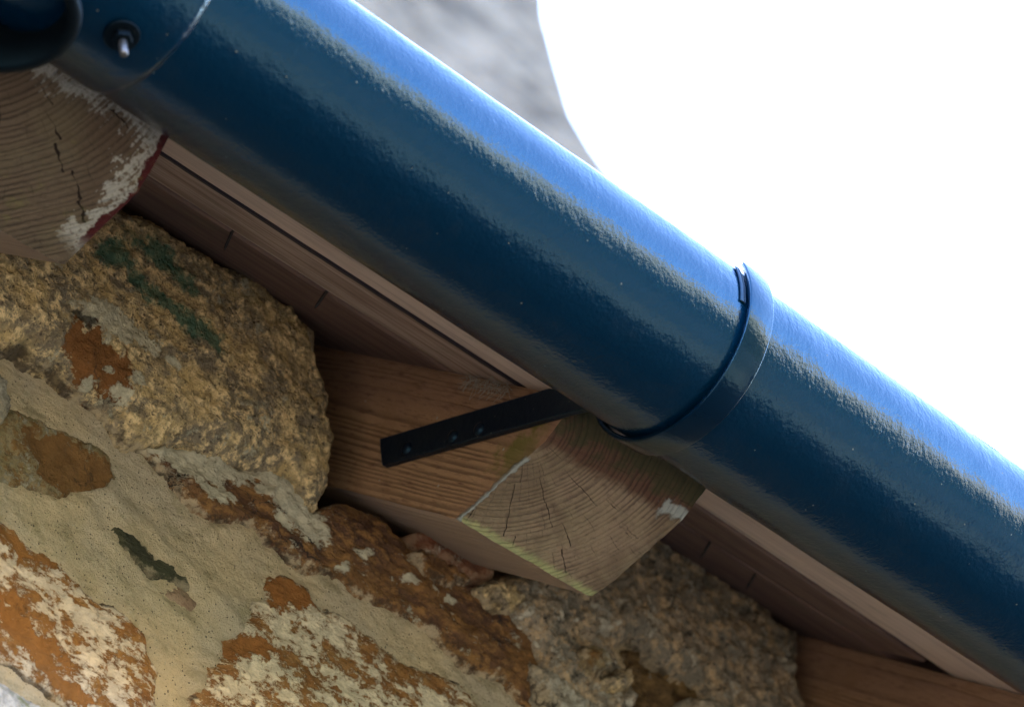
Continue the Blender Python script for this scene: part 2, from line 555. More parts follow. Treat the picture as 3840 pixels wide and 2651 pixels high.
        paint = n.math('MAXIMUM', p1, n.math('MULTIPLY', p2, end))
        # lime green algae along the bottom arris, olive patches by the end
        al = n.math('ADD', U, n.math('MULTIPLY', n.math('SUBTRACT', n.noise(230, 6, 0.75, vec=n.map(n.pos, (1, 0.4, 0.4))), 0.5), 0.010))
        am = n.math('MULTIPLY', n.math('MULTIPLY', n.math('SUBTRACT', 1.0, n.ramp(al, 0.0018, 0.0060)), end), n.ramp(n.noise(30, 3), 0.34, 0.48))
        ec = n.mix(n.math('MULTIPLY', am, 0.72), ec, (0.33, 0.38, 0.18))
        g0 = n.math('ADD', n.math('ABSOLUTE', n.math('ADD', R, 0.028)), n.math('ABSOLUTE', n.math('SUBTRACT', U, 0.045)))
        g1 = n.math('ADD', g0, n.math('MULTIPLY', jag, 0.09))
        gm = n.math('SUBTRACT', 1.0, n.ramp(g1, 0.012, 0.034))
        sc = n.mix(n.math('MULTIPLY', gm, 0.7), sc, (0.10, 0.12, 0.018))
        sc = n.mix(n.math('MULTIPLY', n.math('SUBTRACT', 1.0, n.ramp(n.math('ADD', n.math('ADD', R, n.math('MULTIPLY', U, 0.75)), n.math('MULTIPLY', jag, 0.03)), -0.004, 0.022)), 0.45), sc, (0.25, 0.15, 0.10))
    elif kind == 'left':
        # flaking white over dark red paint towards the top and the right arris of the end
        t1 = n.math('ADD', n.math('SUBTRACT', U, 0.0), n.math('MULTIPLY', jag, 0.055))
        rib = n.math('MULTIPLY', n.math('SUBTRACT', late, 0.4), 0.005)
        wmask = n.math('MAXIMUM', n.ramp(n.math('ADD', t1, rib), 0.073, 0.079),
                       n.ramp(n.math('SUBTRACT', n.math('ADD', 0.015, rib), n.math('ADD', xr, n.math('MULTIPLY', jag, 0.075))), 0.0, 0.006))
        wmask = n.math('MULTIPLY', wmask, n.ramp(n.math('ADD', U, n.math('MULTIPLY', jag, 0.02)), 0.006, 0.016))
        ec = n.mix(n.math('MULTIPLY', wmask, 0.85), ec, n.mix(n.ramp(fine_e, 0.5, 0.65), (0.38, 0.39, 0.36), (0.16, 0.14, 0.12)))
        rmask = n.ramp(n.math('SUBTRACT', 0.0045, n.math('ADD', xr, n.math('MULTIPLY', jag, 0.022))), 0.0, 0.0012)
        rmask = n.math('MULTIPLY', rmask, n.ramp(U, 0.008, 0.02))
        ec = n.mix(rmask, ec, n.mix(n.ramp(fine_e, 0.5, 0.7), (0.060, 0.010, 0.012), (0.09, 0.035, 0.03)))
        ec = n.mix(n.math('MULTIPLY', n.ramp(n.noise(48, 5, 0.7), 0.60, 0.72), 0.25), ec, (0.17, 0.18, 0.05))
        paint = n.math('MULTIPLY', rmask, 0.0)
    else:
        paint = n.math('MULTIPLY', n.math('GREATER_THAN', -1.0, 0.0), 0.0)
    # planed underside: plain grey brown
    nu = n.math('SUBTRACT', n.math('MULTIPLY', gx.outputs[2], CP), n.math('MULTIPLY', gx.outputs[1], SP))
    under = n.ramp(n.math('MULTIPLY', nu, -1.0), 0.80, 0.90)
    uc = n.mix(n.noise(70, 5, 0.65, vec=n.map(L, (1, 0.12, 1))), (0.40, 0.31, 0.24), (0.25, 0.185, 0.14))
    sc = n.mix(under, sc, uc)
    col = n.mix(end, sc, ec)
    col = n.mix(n.math('MULTIPLY', paint, 0.9), col, n.mix(fine_e, (0.20, 0.25, 0.26), (0.40, 0.44, 0.42)))
    # small white bits stuck to the timber
    v = n.voro(70)
    sv = n.n('ShaderNodeSeparateColor')
    n.put(sv.inputs[0], v.outputs['Color'])
    bits = n.math('MULTIPLY', n.math('LESS_THAN', v.outputs['Distance'], 0.07), n.math('GREATER_THAN', sv.outputs[0], 0.86))
    col = n.mix(n.math('MULTIPLY', bits, 0.7), col, (0.35, 0.36, 0.33))
    h = n.math('ADD', n.math('MULTIPLY', late, 0.8), n.math('MULTIPLY', fine_e, 1.2))
    h = n.math('SUBTRACT', h, n.math('MULTIPLY', ck, 3.0))
    h = n.math('SUBTRACT', h, n.math('MULTIPLY', ck2, 0.6))
    h = n.math('ADD', h, n.math('MULTIPLY', paint, 1.2))
    return n.out(col, 0.85, n.bump(h, 0.0011, 0.9))


def board_mat(name, a, b, dark, seed, line=None):
    n = NB(name, 0.75)
    n.b.inputs['Specular IOR Level'].default_value = 0.3
    sep = n.n('ShaderNodeSeparateXYZ')
    n.put(sep.inputs[0], n.pos)
    R = n.math('ADD', n.math('MULTIPLY', sep.outputs[1], CP), n.math('MULTIPLY', sep.outputs[2], SP))
    comb = n.n('ShaderNodeCombineXYZ')
    n.put(comb.inputs[0], n.math('MULTIPLY', sep.outputs[0], 0.06))
    n.put(comb.inputs[1], R)
    comb.inputs[2].default_value = seed
    g = n.noise(120, 5, 0.65, vec=comb.outputs[0])
    g2 = n.noise(420, 3, 0.6, vec=comb.outputs[0])
    col = n.mix(n.ramp(g, 0.38, 0.62), a, b)
    col = n.mix(n.math('MULTIPLY', n.ramp(g, 0.60, 0.68), 0.75), col, dark)
    col = n.mix(n.math('MULTIPLY', n.ramp(g2, 0.5, 0.7), 0.3), col, dark)
    col = n.mix(n.math('MULTIPLY', n.ramp(n.noise(20, 5, 0.7), 0.56, 0.72), 0.3), col, (0.10, 0.12, 0.07))
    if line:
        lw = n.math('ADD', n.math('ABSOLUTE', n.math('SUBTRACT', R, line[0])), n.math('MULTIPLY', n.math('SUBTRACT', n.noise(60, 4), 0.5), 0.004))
        col = n.mix(n.math('SUBTRACT', 1.0, n.ramp(lw, line[1] * 0.6, line[1])), col, (0.022, 0.016, 0.024))  # shadow beside the neighbouring board, painted on as a dark stripe
    return n.out(col, 0.75, n.bump(n.math('ADD', g, n.math('MULTIPLY', g2, 0.4)), 0.0012, 0.6))


M = {}
M['gutter'] = paint_mat('navy_gloss_paint', (0.0003, 0.0140, 0.040), 0.065, ior=1.49)
M['dull'] = paint_mat('deep_shade_dull_paint', (0.0018, 0.0028, 0.0045), 0.55, ior=1.30, specks=0.5)  # near-black: the deep shade round the outlet is put into the paint
M['bracket'] = paint_mat('navy_iron_paint', (0.0006, 0.0070, 0.020), 0.12, drips=0.7)
M['arm'] = paint_mat('black_iron_paint', (0.0035, 0.0060, 0.014), 0.38, drips=0.8, specks=1.0)

zb = NB('zinc_plated_steel', 0.35)
M['zinc'] = zb.out(zb.mix(zb.ramp(zb.noise(300, 5, 0.7), 0.5, 0.7), (0.15, 0.15, 0.155), (0.07, 0.06, 0.05)), 0.42,
                   zb.bump(zb.n('ShaderNodeTexWave', bands_direction='Z').outputs[0], 0.0003, 0.2), 0.9)
lb = NB('sunlit_lip_grey', 0.45)
M['lip'] = lb.out(lb.mix(lb.ramp(lb.noise(40, 5, 0.7), 0.4, 0.6), (0.30, 0.33, 0.36), (0.05, 0.08, 0.12)), 0.45)  # sunlit line of the lip, put into the bead's pale colour
nb = NB('rusty_nail_iron', 0.7)
M['nail'] = nb.out(nb.mix(nb.noise(500, 4), (0.010, 0.012, 0.014), (0.035, 0.03, 0.03)), 0.6, None, 0.4)

M['mortar'] = mortar_mat()
M['granite'] = stone_mat('crusted_tan_granite', (0.62, 0.47, 0.22), (0.25, 0.215, 0.15), (0.88, 0.70, 0.38), lichen=(0.66, 0.64, 0.47),
                         lich=0.30, lich_scale=42, speck=(0.055, 0.042, 0.035), speck_amt=0.75, grain=330, crack=0.5, brown=(0.20, 0.090, 0.028), bump=1.4)
M['brownslab'] = stone_mat('layered_ochre_slab', (0.20, 0.105, 0.040), (0.095, 0.050, 0.030), (0.27, 0.145, 0.05), lichen=(0.60, 0.58, 0.44),
                           lich=0.30, lich_scale=60, speck=(0.04, 0.028, 0.02), speck_amt=0.35, grain=300, aniso=(0.7, 1, 1.5), crack=0.9, mottle=26)
M['whitestone'] = stone_mat('ochre_stone_white_crust', (0.27, 0.132, 0.040), (0.20, 0.092, 0.030), (0.31, 0.170, 0.06), lichen=(0.80, 0.71, 0.52),
                            lich=0.68, lich_edge=0.03, lich_scale=34, speck=(0.10, 0.05, 0.02), speck_amt=0.25, grain=300, aniso=(0.8, 1, 1.35), crack=0.3, brown=(0.25, 0.105, 0.028))
M['palestone'] = stone_mat('ochre_stone_pale_crust', (0.27, 0.130, 0.036), (0.21, 0.095, 0.028), (0.30, 0.16, 0.05), lichen=(0.72, 0.64, 0.50),
                           lich=0.68, lich_edge=0.03, lich_scale=30, speck=(0.10, 0.06, 0.03), speck_amt=0.3, grain=260, aniso=(0.8, 1, 1.35), crack=0.3, brown=(0.24, 0.110, 0.030))
M['olivestone'] = stone_mat('olive_crusted_stone', (0.24, 0.20, 0.10), (0.30, 0.24, 0.13), (0.20, 0.11, 0.035), lichen=(0.42, 0.40, 0.30),
                            lich=0.5, lich_scale=50, speck=(0.05, 0.045, 0.03), speck_amt=0.5, grain=280, crack=0.4, brown=(0.165, 0.088, 0.030))
M['greystone'] = stone_mat('rough_grey_granite', (0.40, 0.34, 0.25), (0.24, 0.225, 0.18), (0.60, 0.46, 0.28), lichen=(0.68, 0.66, 0.54),
                           lich=0.45, lich_scale=45, speck=(0.03, 0.028, 0.025), speck_amt=0.8, grain=230, crack=0.8, bump=1.6, brown=(0.19, 0.10, 0.03))
M['darkslab'] = stone_mat('dark_umber_slab', (0.11, 0.070, 0.030), (0.17, 0.11, 0.048), (0.26, 0.17, 0.07), lichen=(0.35, 0.34, 0.28),
                          lich=0.24, lich_scale=50, speck=(0.015, 0.012, 0.01), speck_amt=0.6, grain=220, aniso=(0.8, 1, 1.5), crack=0.9, bump=1.3)
M['slate'] = stone_mat('green_black_slate', (0.030, 0.034, 0.022), (0.045, 0.048, 0.026), (0.075, 0.072, 0.040), lichen=(0.34, 0.31, 0.2), lich=0.18,
                       lich_scale=90, speck=(0.012, 0.014, 0.01), speck_amt=0.5, aniso=(0.7, 1, 1.6), crack=0.2, bump=0.8, smear=0.45)
M['rosestone'] = stone_mat('rose_brown_pebble', (0.25, 0.17, 0.11), (0.21, 0.135, 0.085), (0.28, 0.2, 0.13), lich=0.1, speck_amt=0.2, crack=0.0, brown=(0.14, 0.05, 0.03), bump=0.6, smear=0.2)
M['tile'] = stone_mat('red_clay_tile', (0.145, 0.046, 0.018), (0.12, 0.060, 0.036), (0.17, 0.085, 0.05), lich=0.28, speck_amt=0.4, crack=0.0, speck=(0.08, 0.03, 0.02), bump=0.7, smear=0.25)
M['palecrust'] = stone_mat('pale_lichen_crust_stone', (0.36, 0.33, 0.25), (0.28, 0.26, 0.20), (0.44, 0.38, 0.27), lichen=(0.55, 0.53, 0.43), lich=0.62,
                           lich_scale=48, speck=(0.05, 0.045, 0.035), speck_amt=0.6, grain=260, crack=0.6, bump=1.3)
M['bluegrey'] = stone_mat('grey_stone_in_open_light', (0.46, 0.46, 0.44), (0.38, 0.38, 0.36), (0.52, 0.50, 0.46), lichen=(0.6, 0.6, 0.57), lich=0.4,
                          algae=(0.09, 0.10, 0.045), speck=(0.2, 0.19, 0.16), speck_amt=0.4, crack=0.0, bump=0.8)

# ------------------------------------------------------------------ rafters
def rafter(name, x0, w, b0, a1, a2, skew, mat, label, r_in=0.42, seed=1):
    """b0: r of the bottom arris end, a1: (r,u) where the lower splay meets the upper cut, a2: r at the top. skew: r gained along x"""
    prof = []
    def line(p, q, n):
        for i in range(n):
            t = i / n
            prof.append((p[0] + (q[0] - p[0]) * t, p[1] + (q[1] - p[1]) * t))
    line((r_in, 0.0), (b0, 0.0), 40)
    line((b0, 0.0), a1, 18)
    line(a1, (a2, EAVE_H), 9)
    line((a2, EAVE_H), (r_in, EAVE_H), 40)
    line((r_in, EAVE_H), (r_in, 0), 4)
    prof = np.array(prof)
    nx = 26
    xs = np.linspace(0, w, nx)
    V = []
    for i, x in enumerate(xs):
        fr = np.clip((0.04 - prof[:, 0]) / 0.05, 0, 1)
        r = prof[:, 0] + fr * skew * x
        u = prof[:, 1].copy()
        e = 0.0006 * fbm(r + x * 0.3, u * 3 + x, 90, 4, seed=seed)
        c = np.clip(np.minimum(x, w - x) / 0.003, 0, 1)         # arris slightly worn
        nk = 0.0009 * (1 - c) + e
        ctr = np.array([0.15, EAVE_H / 2])
        rr = r + nk * fr
        uu = u + np.where(u < EAVE_H / 2, nk, -nk * 0.3)
        xx = x0 + x + 0.0007 * fbm(r * 1.0, u + 0 * r, 60, 4, seed=seed + 9) * (1 if i in (0, nx - 1) else 0)
        for a_, b_, c_ in zip(xx, rr, uu):
            V.append(P(a_, b_, c_))
    m = len(prof)
    F = []
    for i in range(nx - 1):
        for j in range(m):
            F.append((i * m + j, i * m + (j + 1) % m, (i + 1) * m + (j + 1) % m, (i + 1) * m + j))
    F.append(tuple(range(m)))
    F.append(tuple((nx - 1) * m + j for j in range(m))[::-1])
    o = mesh_obj(name, V, F, mat, loc=P(x0 + w / 2, 0, 0), smooth=False, label=label, cat='rafter', group='rafter ends under the gutter')
    fix_normals(o)
    return o


rafter('rafter', 0.0, 0.0975, 0.0, (-0.0445, 0.0590), -0.0540, -0.20,
       wood_mat('weathered_rafter_wood', -0.0135, 0.060, 0.0, 0.0975, 'mid'),
       'weathered brown rafter end with lime green lower edge, black iron strap on its side', seed=3)
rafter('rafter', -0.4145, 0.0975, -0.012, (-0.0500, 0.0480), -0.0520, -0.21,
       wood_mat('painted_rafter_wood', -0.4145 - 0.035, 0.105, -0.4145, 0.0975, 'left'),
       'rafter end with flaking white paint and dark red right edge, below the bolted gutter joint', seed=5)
rafter('rafter', 0.414, 0.0975, 0.0, (-0.0445, 0.0590), -0.0560, -0.20,
       wood_mat('shaded_rafter_wood', 0.402, 0.070, 0.414, 0.0975, 'right'),
       'shaded rafter side with knot, half hidden behind the lower end of the gutter', seed=7)

# ------------------------------------------------------------------ soffit boards on top of the rafters
def board(x0, x1, ra, rb, mat, label, seed, drop=0.0, edge=0.0):
    """ra, rb: (r at x0, r at x1) of outer and inner edge"""
    nx = max(8, int((x1 - x0) / 0.006))
    xs = np.linspace(x0, x1, nx)
    t = (xs - x0) / (x1 - x0)
    lo = ra[0] + (ra[1] - ra[0]) * t + 0.0004 * fbm(xs, xs * 0, 60, 4, seed=seed)
    hi = rb[0] + (rb[1] - rb[0]) * t + 0.0007 * fbm(xs, xs * 0, 40, 5, seed=seed + 4)
    ub = EAVE_H + 0.0006 - drop
    ut = EAVE_H + 0.019
    V, F = [], []
    for i in range(nx):
        c = 0.0014
        for (r, u) in ((lo[i], ut), (lo[i], ub + c), (lo[i] + c, ub), (hi[i] - c - edge, ub), (hi[i], ub + c), (hi[i], ut)):
            V.append(P(xs[i], r, u))
    for i in range(nx - 1):
        for j in range(6):
            F.append((i * 6 + j, i * 6 + (j + 1) % 6, (i + 1) * 6 + (j + 1) % 6, (i + 1) * 6 + j))
    F.append(tuple(range(6)))
    F.append(tuple((nx - 1) * 6 + j for j in range(6))[::-1])
    o = mesh_obj('soffit_board', V, F, mat, loc=P(x0, ra[0], EAVE_H), smooth=False, label=label, cat='soffit board', group='boards over the rafters')
    fix_normals(o)
    return o


lav = board_mat('pale_mauve_board', (0.60, 0.49, 0.43), (0.50, 0.40, 0.35), (0.22, 0.16, 0.16), 1.3)
mid = board_mat('brown_board_shadow_line', (0.25, 0.175, 0.145), (0.46, 0.36, 0.31), (0.050, 0.033, 0.042), 4.1, line=(0.0105, 0.0045))  # line: shade next to the pale strip, put into the colour
inn = board_mat('dark_brown_board', (0.115, 0.072, 0.064), (0.18, 0.118, 0.10), (0.04, 0.022, 0.024), 7.7)
board(-0.75, 0.05, (-0.075, -0.075), (0.0045, 0.0035), lav, 'pale mauve board strip left of the middle rafter, tight against the gutter', 11)
board(0.0515, 1.3, (-0.075, -0.075), (0.0100, 0.094), lav, 'pale widening board strip right of the middle rafter, tight against the gutter', 12)
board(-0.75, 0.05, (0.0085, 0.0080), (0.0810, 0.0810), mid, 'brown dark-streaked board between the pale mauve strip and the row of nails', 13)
board(0.0515, 0.4, (0.0140, 0.0460), (0.0930, 0.0930), inn, 'dark plum brown board right of the middle rafter, behind the pale strip', 14)
board(-0.75, 0.05, (0.0830, 0.0830), (0.300, 0.300), inn, 'dark inner board above the wall head, left of the middle rafter', 15, drop=0.0012)
board(0.0515, 1.3, (0.0960, 0.0960), (0.300, 0.300), inn, 'dark inner board above the wall head, right of the middle rafter', 16)

# nails that came through the boards
def nail(x, r, tilt, label, ln=0.0115):
    o0 = np.array(P(x, r, EAVE_H + 0.004))
    tip = np.array(P(x + tilt, r + 0.0008, EAVE_H - ln))
    pts = [tuple(o0 + (tip - o0) * t) for t in (0, 0.3, 0.6, 0.85, 1.0)]
    v, f = tube(pts, [0.0011, 0.0011, 0.0010, 0.0009, 0.0003], 8)
    mesh_obj('nail', v, f, M['nail'], loc=tuple(o0), label=label, cat='nail', group='nail points poking through the boards')


nail(-0.175, 0.0835, 0.0015, 'dark nail point through the board nearest the red edged rafter end')
nail(-0.1005, 0.0830, -0.002, 'dark nail point through the board midway between the granite stone top and middle rafter')
nail(0.2392, 0.0945, -0.001, 'dark nail point through the board, first one right of the middle rafter')
nail(0.2867, 0.1000, -0.001, 'dark nail point through the board, second one right of the middle rafter')

# ------------------------------------------------------------------ gutter
def gutter_mesh(x0, x1, r_out, th, a0, a1, step=0.004, na=110, sag=0.0):
    """angles from outward-horizontal, positive downwards"""
    nx = max(2, int((x1 - x0) / step))
    xs = np.linspace(x0, x1, nx)
    aa = np.radians(np.linspace(a0, a1, na))
    V = []
    for x in xs:
        for a in aa:
            V.append((x, a, 1))
    X = np.array([v[0] for v in V]); A = np.array([v[1] for v in V])
    bumpy = 0.00035 * fbm(X * 0.7, A * r_out, 35, 4, seed=2) + sag * fbm(X, A * 0.02, 5, 2, seed=5)
    ro = r_out + bumpy
    outer = np.stack([X, GY - ro * np.cos(A), GZ - ro * np.sin(A)], -1)
    inner = np.stack([X, GY - (r_out - th) * np.cos(A), GZ - (r_out - th) * np.sin(A)], -1)
    n = len(outer)
    VV = np.concatenate([outer, inner])
    fo = grid_faces(nx, na)
    fi = fo[:, ::-1] + n
    F = [tuple(q) for q in fo] + [tuple(q) for q in fi]
    for i in range(nx - 1):
        for j in (0, na - 1):
            p, q = i * na + j, (i + 1) * na + j
            F.append((p, q, q + n, p + n) if j else (q, p, p + n, q + n))
    for i in (0, nx - 1):
        for j in range(na - 1):
            p, q = i * na + j, i * na + j + 1
            F.append((p, q, q + n, p + n))
    return VV, F


v, f = gutter_mesh(-0.62, 1.6, GR, 0.0024, -20, 196)
g = mesh_obj('gutter', v, f, M['gutter'], loc=(0, GY, GZ),
             label='long half round gutter with glossy navy paint, running along the eaves', cat='gutter')
fix_normals(g)
# rolled bead along the front lip
a = math.radians(-20)
lipc = (GY - (GR - 0.0016) * math.cos(a), GZ - (GR - 0.0016) * math.sin(a))
xs = np.arange(-0.62, 1.6, 0.01)
v, f = tube([(x, lipc[0] + 0.0002 + 0.0003 * math.sin(x * 19), lipc[1] + 0.0006 * math.sin(x * 11 + 1) + 0.0004 * math.sin(x * 37)) for x in xs], 0.0015, 8)
mesh_obj('bead', v, f, M['lip'], parent=g)

# bracket: strap round the gutter and flat arm on the rafter's left side
br = empty('gutter_bracket', (0.005, GY, GZ), 'navy iron strap bracket wrapped round the gutter, its black arm screwed to the rafter side', 'bracket')
def strap_mesh(x0, x1, ri, th, a0, a1):
    na = 90
    aa = np.radians(np.linspace(a0, a1, na))
    prof = []                                   # rounded rectangle section (x, r)
    c = 0.0009
    for cx_, cr_, s in ((x0 + c, ri + th - c, 180), (x1 - c, ri + th - c, 90), (x1 - c, ri + c, 0), (x0 + c, ri + c, -90)):
        for k_ in range(4):
            q = math.radians(s - 30 * k_)
            prof.append((cx_ + c * math.cos(q), cr_ + c * math.sin(q)))
    V, F = [], []
    m = len(prof)
    for i, a_ in enumerate(aa):
        for (x, r) in prof:
            V.append((x, GY - r * math.cos(a_), GZ - r * math.sin(a_)))
    for i in range(na - 1):
        for j in range(m):
            F.append((i * m + j, i * m + (j + 1) % m, (i + 1) * m + (j + 1) % m, (i + 1) * m + j))
    F.append(tuple(range(m)))
    F.append(tuple((na - 1) * m + j for j in range(m))[::-1])
    return V, F
v, f = strap_mesh(-0.0050, 0.0138, GR + 0.0014, 0.0032, -24, 178)
s = mesh_obj('strap', v, f, M['bracket'], parent=br)
fix_normals(s)
# thin black strip standing in for the strap's contact shadow near the lip
v, f = strap_mesh(-0.0098, -0.0058, GR + 0.0001, 0.0012, -19, 8)
s2 = mesh_obj('strap_shadow', v, f, M['arm'], parent=br)
fix_normals(s2)
# arm polygon in the plane of the rafter side, (r,u), 4.5 mm thick, to the left of the timber
arm_poly = [(0.1125, 0.0358), (0.0961, 0.0200), (-0.0597, 0.0770), (-0.0900, 0.0860), (-0.0900, 0.1040), (-0.0560, 0.0985)]
V = [P(-0.0052, r, u) for r, u in arm_poly] + [P(-0.0006, r, u) for r, u in arm_poly]
n_ = len(arm_poly)
F = [tuple(range(n_)), tuple(range(n_, 2 * n_))[::-1]] + [(i, (i + 1) % n_, (i + 1) % n_ + n_, i + n_) for i in range(n_)]
arm = mesh_obj('arm', V, F, M['arm'], parent=br, smooth=False)
fix_normals(arm)
bevel(arm, 0.0009)
for (r, u) in ((0.0790, 0.0338), (0.0390, 0.0475), (0.0170, 0.0555)):
    vs, fs = [], []
    rings = ((0.0044, 0.0), (0.0040, 0.0010), (0.0026, 0.0019), (0.0008, 0.0023))
    for rr, hh in rings:
        for k_ in range(14):
            q = 2 * math.pi * k_ / 14
            vs.append(P(-0.0052 - hh, r + rr * math.cos(q), u + rr * math.sin(q)))
    for i in range(3):
        for k_ in range(14):
            fs.append((i * 14 + k_, i * 14 + (k_ + 1) % 14, (i + 1) * 14 + (k_ + 1) % 14, (i + 1) * 14 + k_))
    fs.append(tuple(3 * 14 + k_ for k_ in range(14)))
    sc_ = mesh_obj('screw', vs, fs, M['arm'], parent=br)
    fix_normals(sc_)

# gutter joint: sleeve, bolt, and the outlet dropping to the downpipe
un = empty('gutter_outlet_joint', (-0.46, GY, GZ), 'dark outlet joint sleeve with a zinc bolt, at the upper end of the gutter', 'gutter joint')
v, f = gutter_mesh(-0.62, -0.385, GR + 0.0014, 0.002, -19, 190)
tt = np.clip((v[:, 0] + 0.391) / 0.006, 0, 1)
rad = np.hypot(v[:, 1] - GY, v[:, 2] - GZ)
k3 = (rad - tt * 0.0011) / rad
v[:, 1] = GY + (v[:, 1] - GY) * k3
v[:, 2] = GZ + (v[:, 2] - GZ) * k3
s = mesh_obj('sleeve', v, f, M['gutter'], parent=un)
fix_normals(s)
# outlet: turned profile about a vertical axis
ox, oy = -0.476, GY + 0.006
prof = [(0.047, -0.045), (0.045, -0.058), (0.0395, -0.0640), (0.0375, -0.070), (0.0375, -0.088), (0.0405, -0.0895), (0.0415, -0.0925), (0.0405, -0.0955), (0.0365, -0.0965),
        (0.0345, -0.0950), (0.0335, -0.080), (0.033, -0.040)]
V, F = [], []
ns = 56
for (r, z) in prof:
    for k_ in range(ns):
        q = 2 * math.pi * k_ / ns
        V.append((ox + r * math.cos(q), oy + r * math.sin(q), GZ + z + 0.020))
for i in range(len(prof) - 1):
    for k_ in range(ns):
        F.append((i * ns + k_, i * ns + (k_ + 1) % ns, (i + 1) * ns + (k_ + 1) % ns, (i + 1) * ns + k_))
s = mesh_obj('outlet', V, F, M['dull'], parent=un)
fix_normals(s)
# bolt through the sleeve
ang = math.radians(78)
bx = -0.4135
def rad_pt(d, x=bx, a=ang):
    return np.array((x, GY - d * math.cos(a), GZ - d * math.sin(a)))
bolt = mesh_obj('bolt', *tube([tuple(rad_pt(0.055)), tuple(rad_pt(0.0755)), tuple(rad_pt(0.0765))], [0.0023, 0.0023, 0.0017], 14), M['zinc'], parent=un)
def disc(d0, d1, r, nseg, name, mat):
    vv, ff = tube([tuple(rad_pt(d0)), tuple(rad_pt(d1))], r, nseg)
    o = mesh_obj(name, vv, ff, mat, parent=un, smooth=False)
    fix_normals(o)
    bevel(o, 0.0005)
    return o
disc(0.0595, 0.0612, 0.0092, 26, 'washer', M['dull'])
disc(0.0613, 0.0655, 0.0054, 6, 'nut', M['dull'])

# cobweb in the corner above the arm
random.seed(4)
V, F = [], []
for i in range(130):
    c0 = np.array(P(-0.003, 0.035 + random.uniform(-0.022, 0.022), 0.0865 + random.uniform(-0.004, 0.001)))
    c1 = c0 + np.array((random.uniform(-0.005, 0.0), random.uniform(-0.008, 0.008), random.uniform(-0.011, 0.004)))
    mdl = (c0 + c1) / 2 + np.array([random.uniform(-0.002, 0.002) for _ in range(3)])
    v, f = tube([tuple(c0), tuple(mdl), tuple(c1)], 0.00011, 4)
    b = len(V)
    V += v
    F += [tuple(k_ + b for k_ in q) for q in f]
cw = NB('dusty_cobweb', 0.9)
mesh_obj('cobweb', V, F, cw.out((0.30, 0.30, 0.27)), loc=P(0, 0.035, 0.086), label='dusty tuft of cobweb above the black bracket arm', cat='cobweb')

# ------------------------------------------------------------------ rubble wall
YM = 0.104                                       # mean mortar face
mm = lambda L: [(a_ / 1000.0, b_ / 1000.0) for a_, b_ in L]
wall = empty('stone_wall', (0.08, YM, GROUND_Z), 'old rubble stone wall with pale lime mortar, below the rafter ends', 'stone wall')

S1 = [(-207,171),(-181,182),(-151,182),(-108,186),(-65,187),(-44,180),(-39,163),(-29,145),(-23,132),(-22,116),(-16,101),(-18,85),(-17,69),(-25,47),(-39,38),(-55,51),(-72,48),(-99,39),(-113,39),(-132,35),(-170,11),(-177,14),(-187,24),(-200,29),(-219,26),(-227,34),(-246,30),(-251,34),(-278,24),(-330,15),(-360,105),(-290,165)]
S1_G1 = [(-228,111),(-218,134),(-203,150),(-196,136),(-176,127),(-157,122),(-134,124),(-113,116),(-124,99),(-145,102),(-164,107),(-187,107),(-198,117),(-214,113)]
S1_G2 = [(-205,149),(-179,161),(-162,157),(-148,146),(-137,132),(-147,130),(-169,136),(-190,139)]
S1_BR = [(-228,65),(-212,67),(-206,63),(-197,60),(-187,60),(-185,46),(-181,38),(-198,27),(-203,35),(-216,27),(-221,39),(-231,45),(-232,51)]
S1_L = [(-221,77),(-206,86),(-197,84),(-181,84),(-170,81),(-180,76),(-196,71),(-208,67),(-220,68)]
S1_B = [(-205,62,3),(-199,47,4),(-179,51,5),(-191,37,6),(-211,33,4),(-172,78,5),(-156,75,5)]
S1_C = [(-237,67),(-224,73),(-215,70),(-217,61),(-229,64)]
S2 = [(-162,19),(-124,44),(-105,48),(-91,48),(-63,57),(-46,60),(-31,47),(-15,60),(-3,71),(26,75),(45,69),(55,62),(86,64),(106,62),(130,61),(139,57),(168,45),(163,36),(172,16),(183,8),(187,-9),(169,-19),(155,-6),(136,6),(99,1),(74,10),(56,13),(38,12),(14,7),(-6,11),(-25,5),(-36,5),(-62,8),(-71,13),(-100,-2),(-118,-1),(-129,7),(-143,14)]
S2_L = [(-159,18),(-124,43),(-91,47),(-49,56),(-29,47),(-20,30),(-28,25),(-45,25),(-70,44),(-94,34),(-118,18),(-141,19)]
S2_L2 = [(146,61),(167,45),(186,41),(177,52),(162,64)]
S2_B = [(-108,12,6),(-98,18,6),(-51,26,7),(10,36,4),(16,40,4),(50,37,4),(70,43,3),(-2,17,4),(84,40,3),(-71,37,6)]
S3 = [(-57,-15),(-43,-7),(-25,-5),(-16,-15),(0,-11),(15,-14),(32,-18),(55,-20),(71,-15),(98,-13),(114,-18),(124,-32),(124,-58),(-121,-180),(-111,-139),(-109,-128),(-100,-114),(-99,-102),(-91,-96),(-89,-86),(-92,-78),(-83,-71),(-70,-53),(-66,-39),(-59,-33)]
S3_BR = [(-57,-15),(-43,-7),(-25,-5),(-18,-15),(-23,-24),(-39,-28),(-56,-38),(-58,-26)]
S3_BR2 = [(-92,-78),(-79,-68),(-56,-62),(-42,-64),(-58,-76),(-85,-92),(-90,-85)]
S4 = [(-272,-79),(-254,-79),(-239,-81),(-225,-87),(-207,-86),(-193,-93),(-178,-98),(-164,-95),(-152,-97),(-142,-104),(-139,-116),(-129,-123),(-131,-140),(-132,-150),(-127,-171),(-180,-197),(-189,-179),(-219,-177),(-243,-175),(-261,-176)]
S4_BR = [(-248,-133),(-237,-126),(-225,-137),(-206,-143),(-194,-151),(-189,-163),(-173,-169),(-195,-177),(-212,-171),(-227,-158),(-246,-152)]
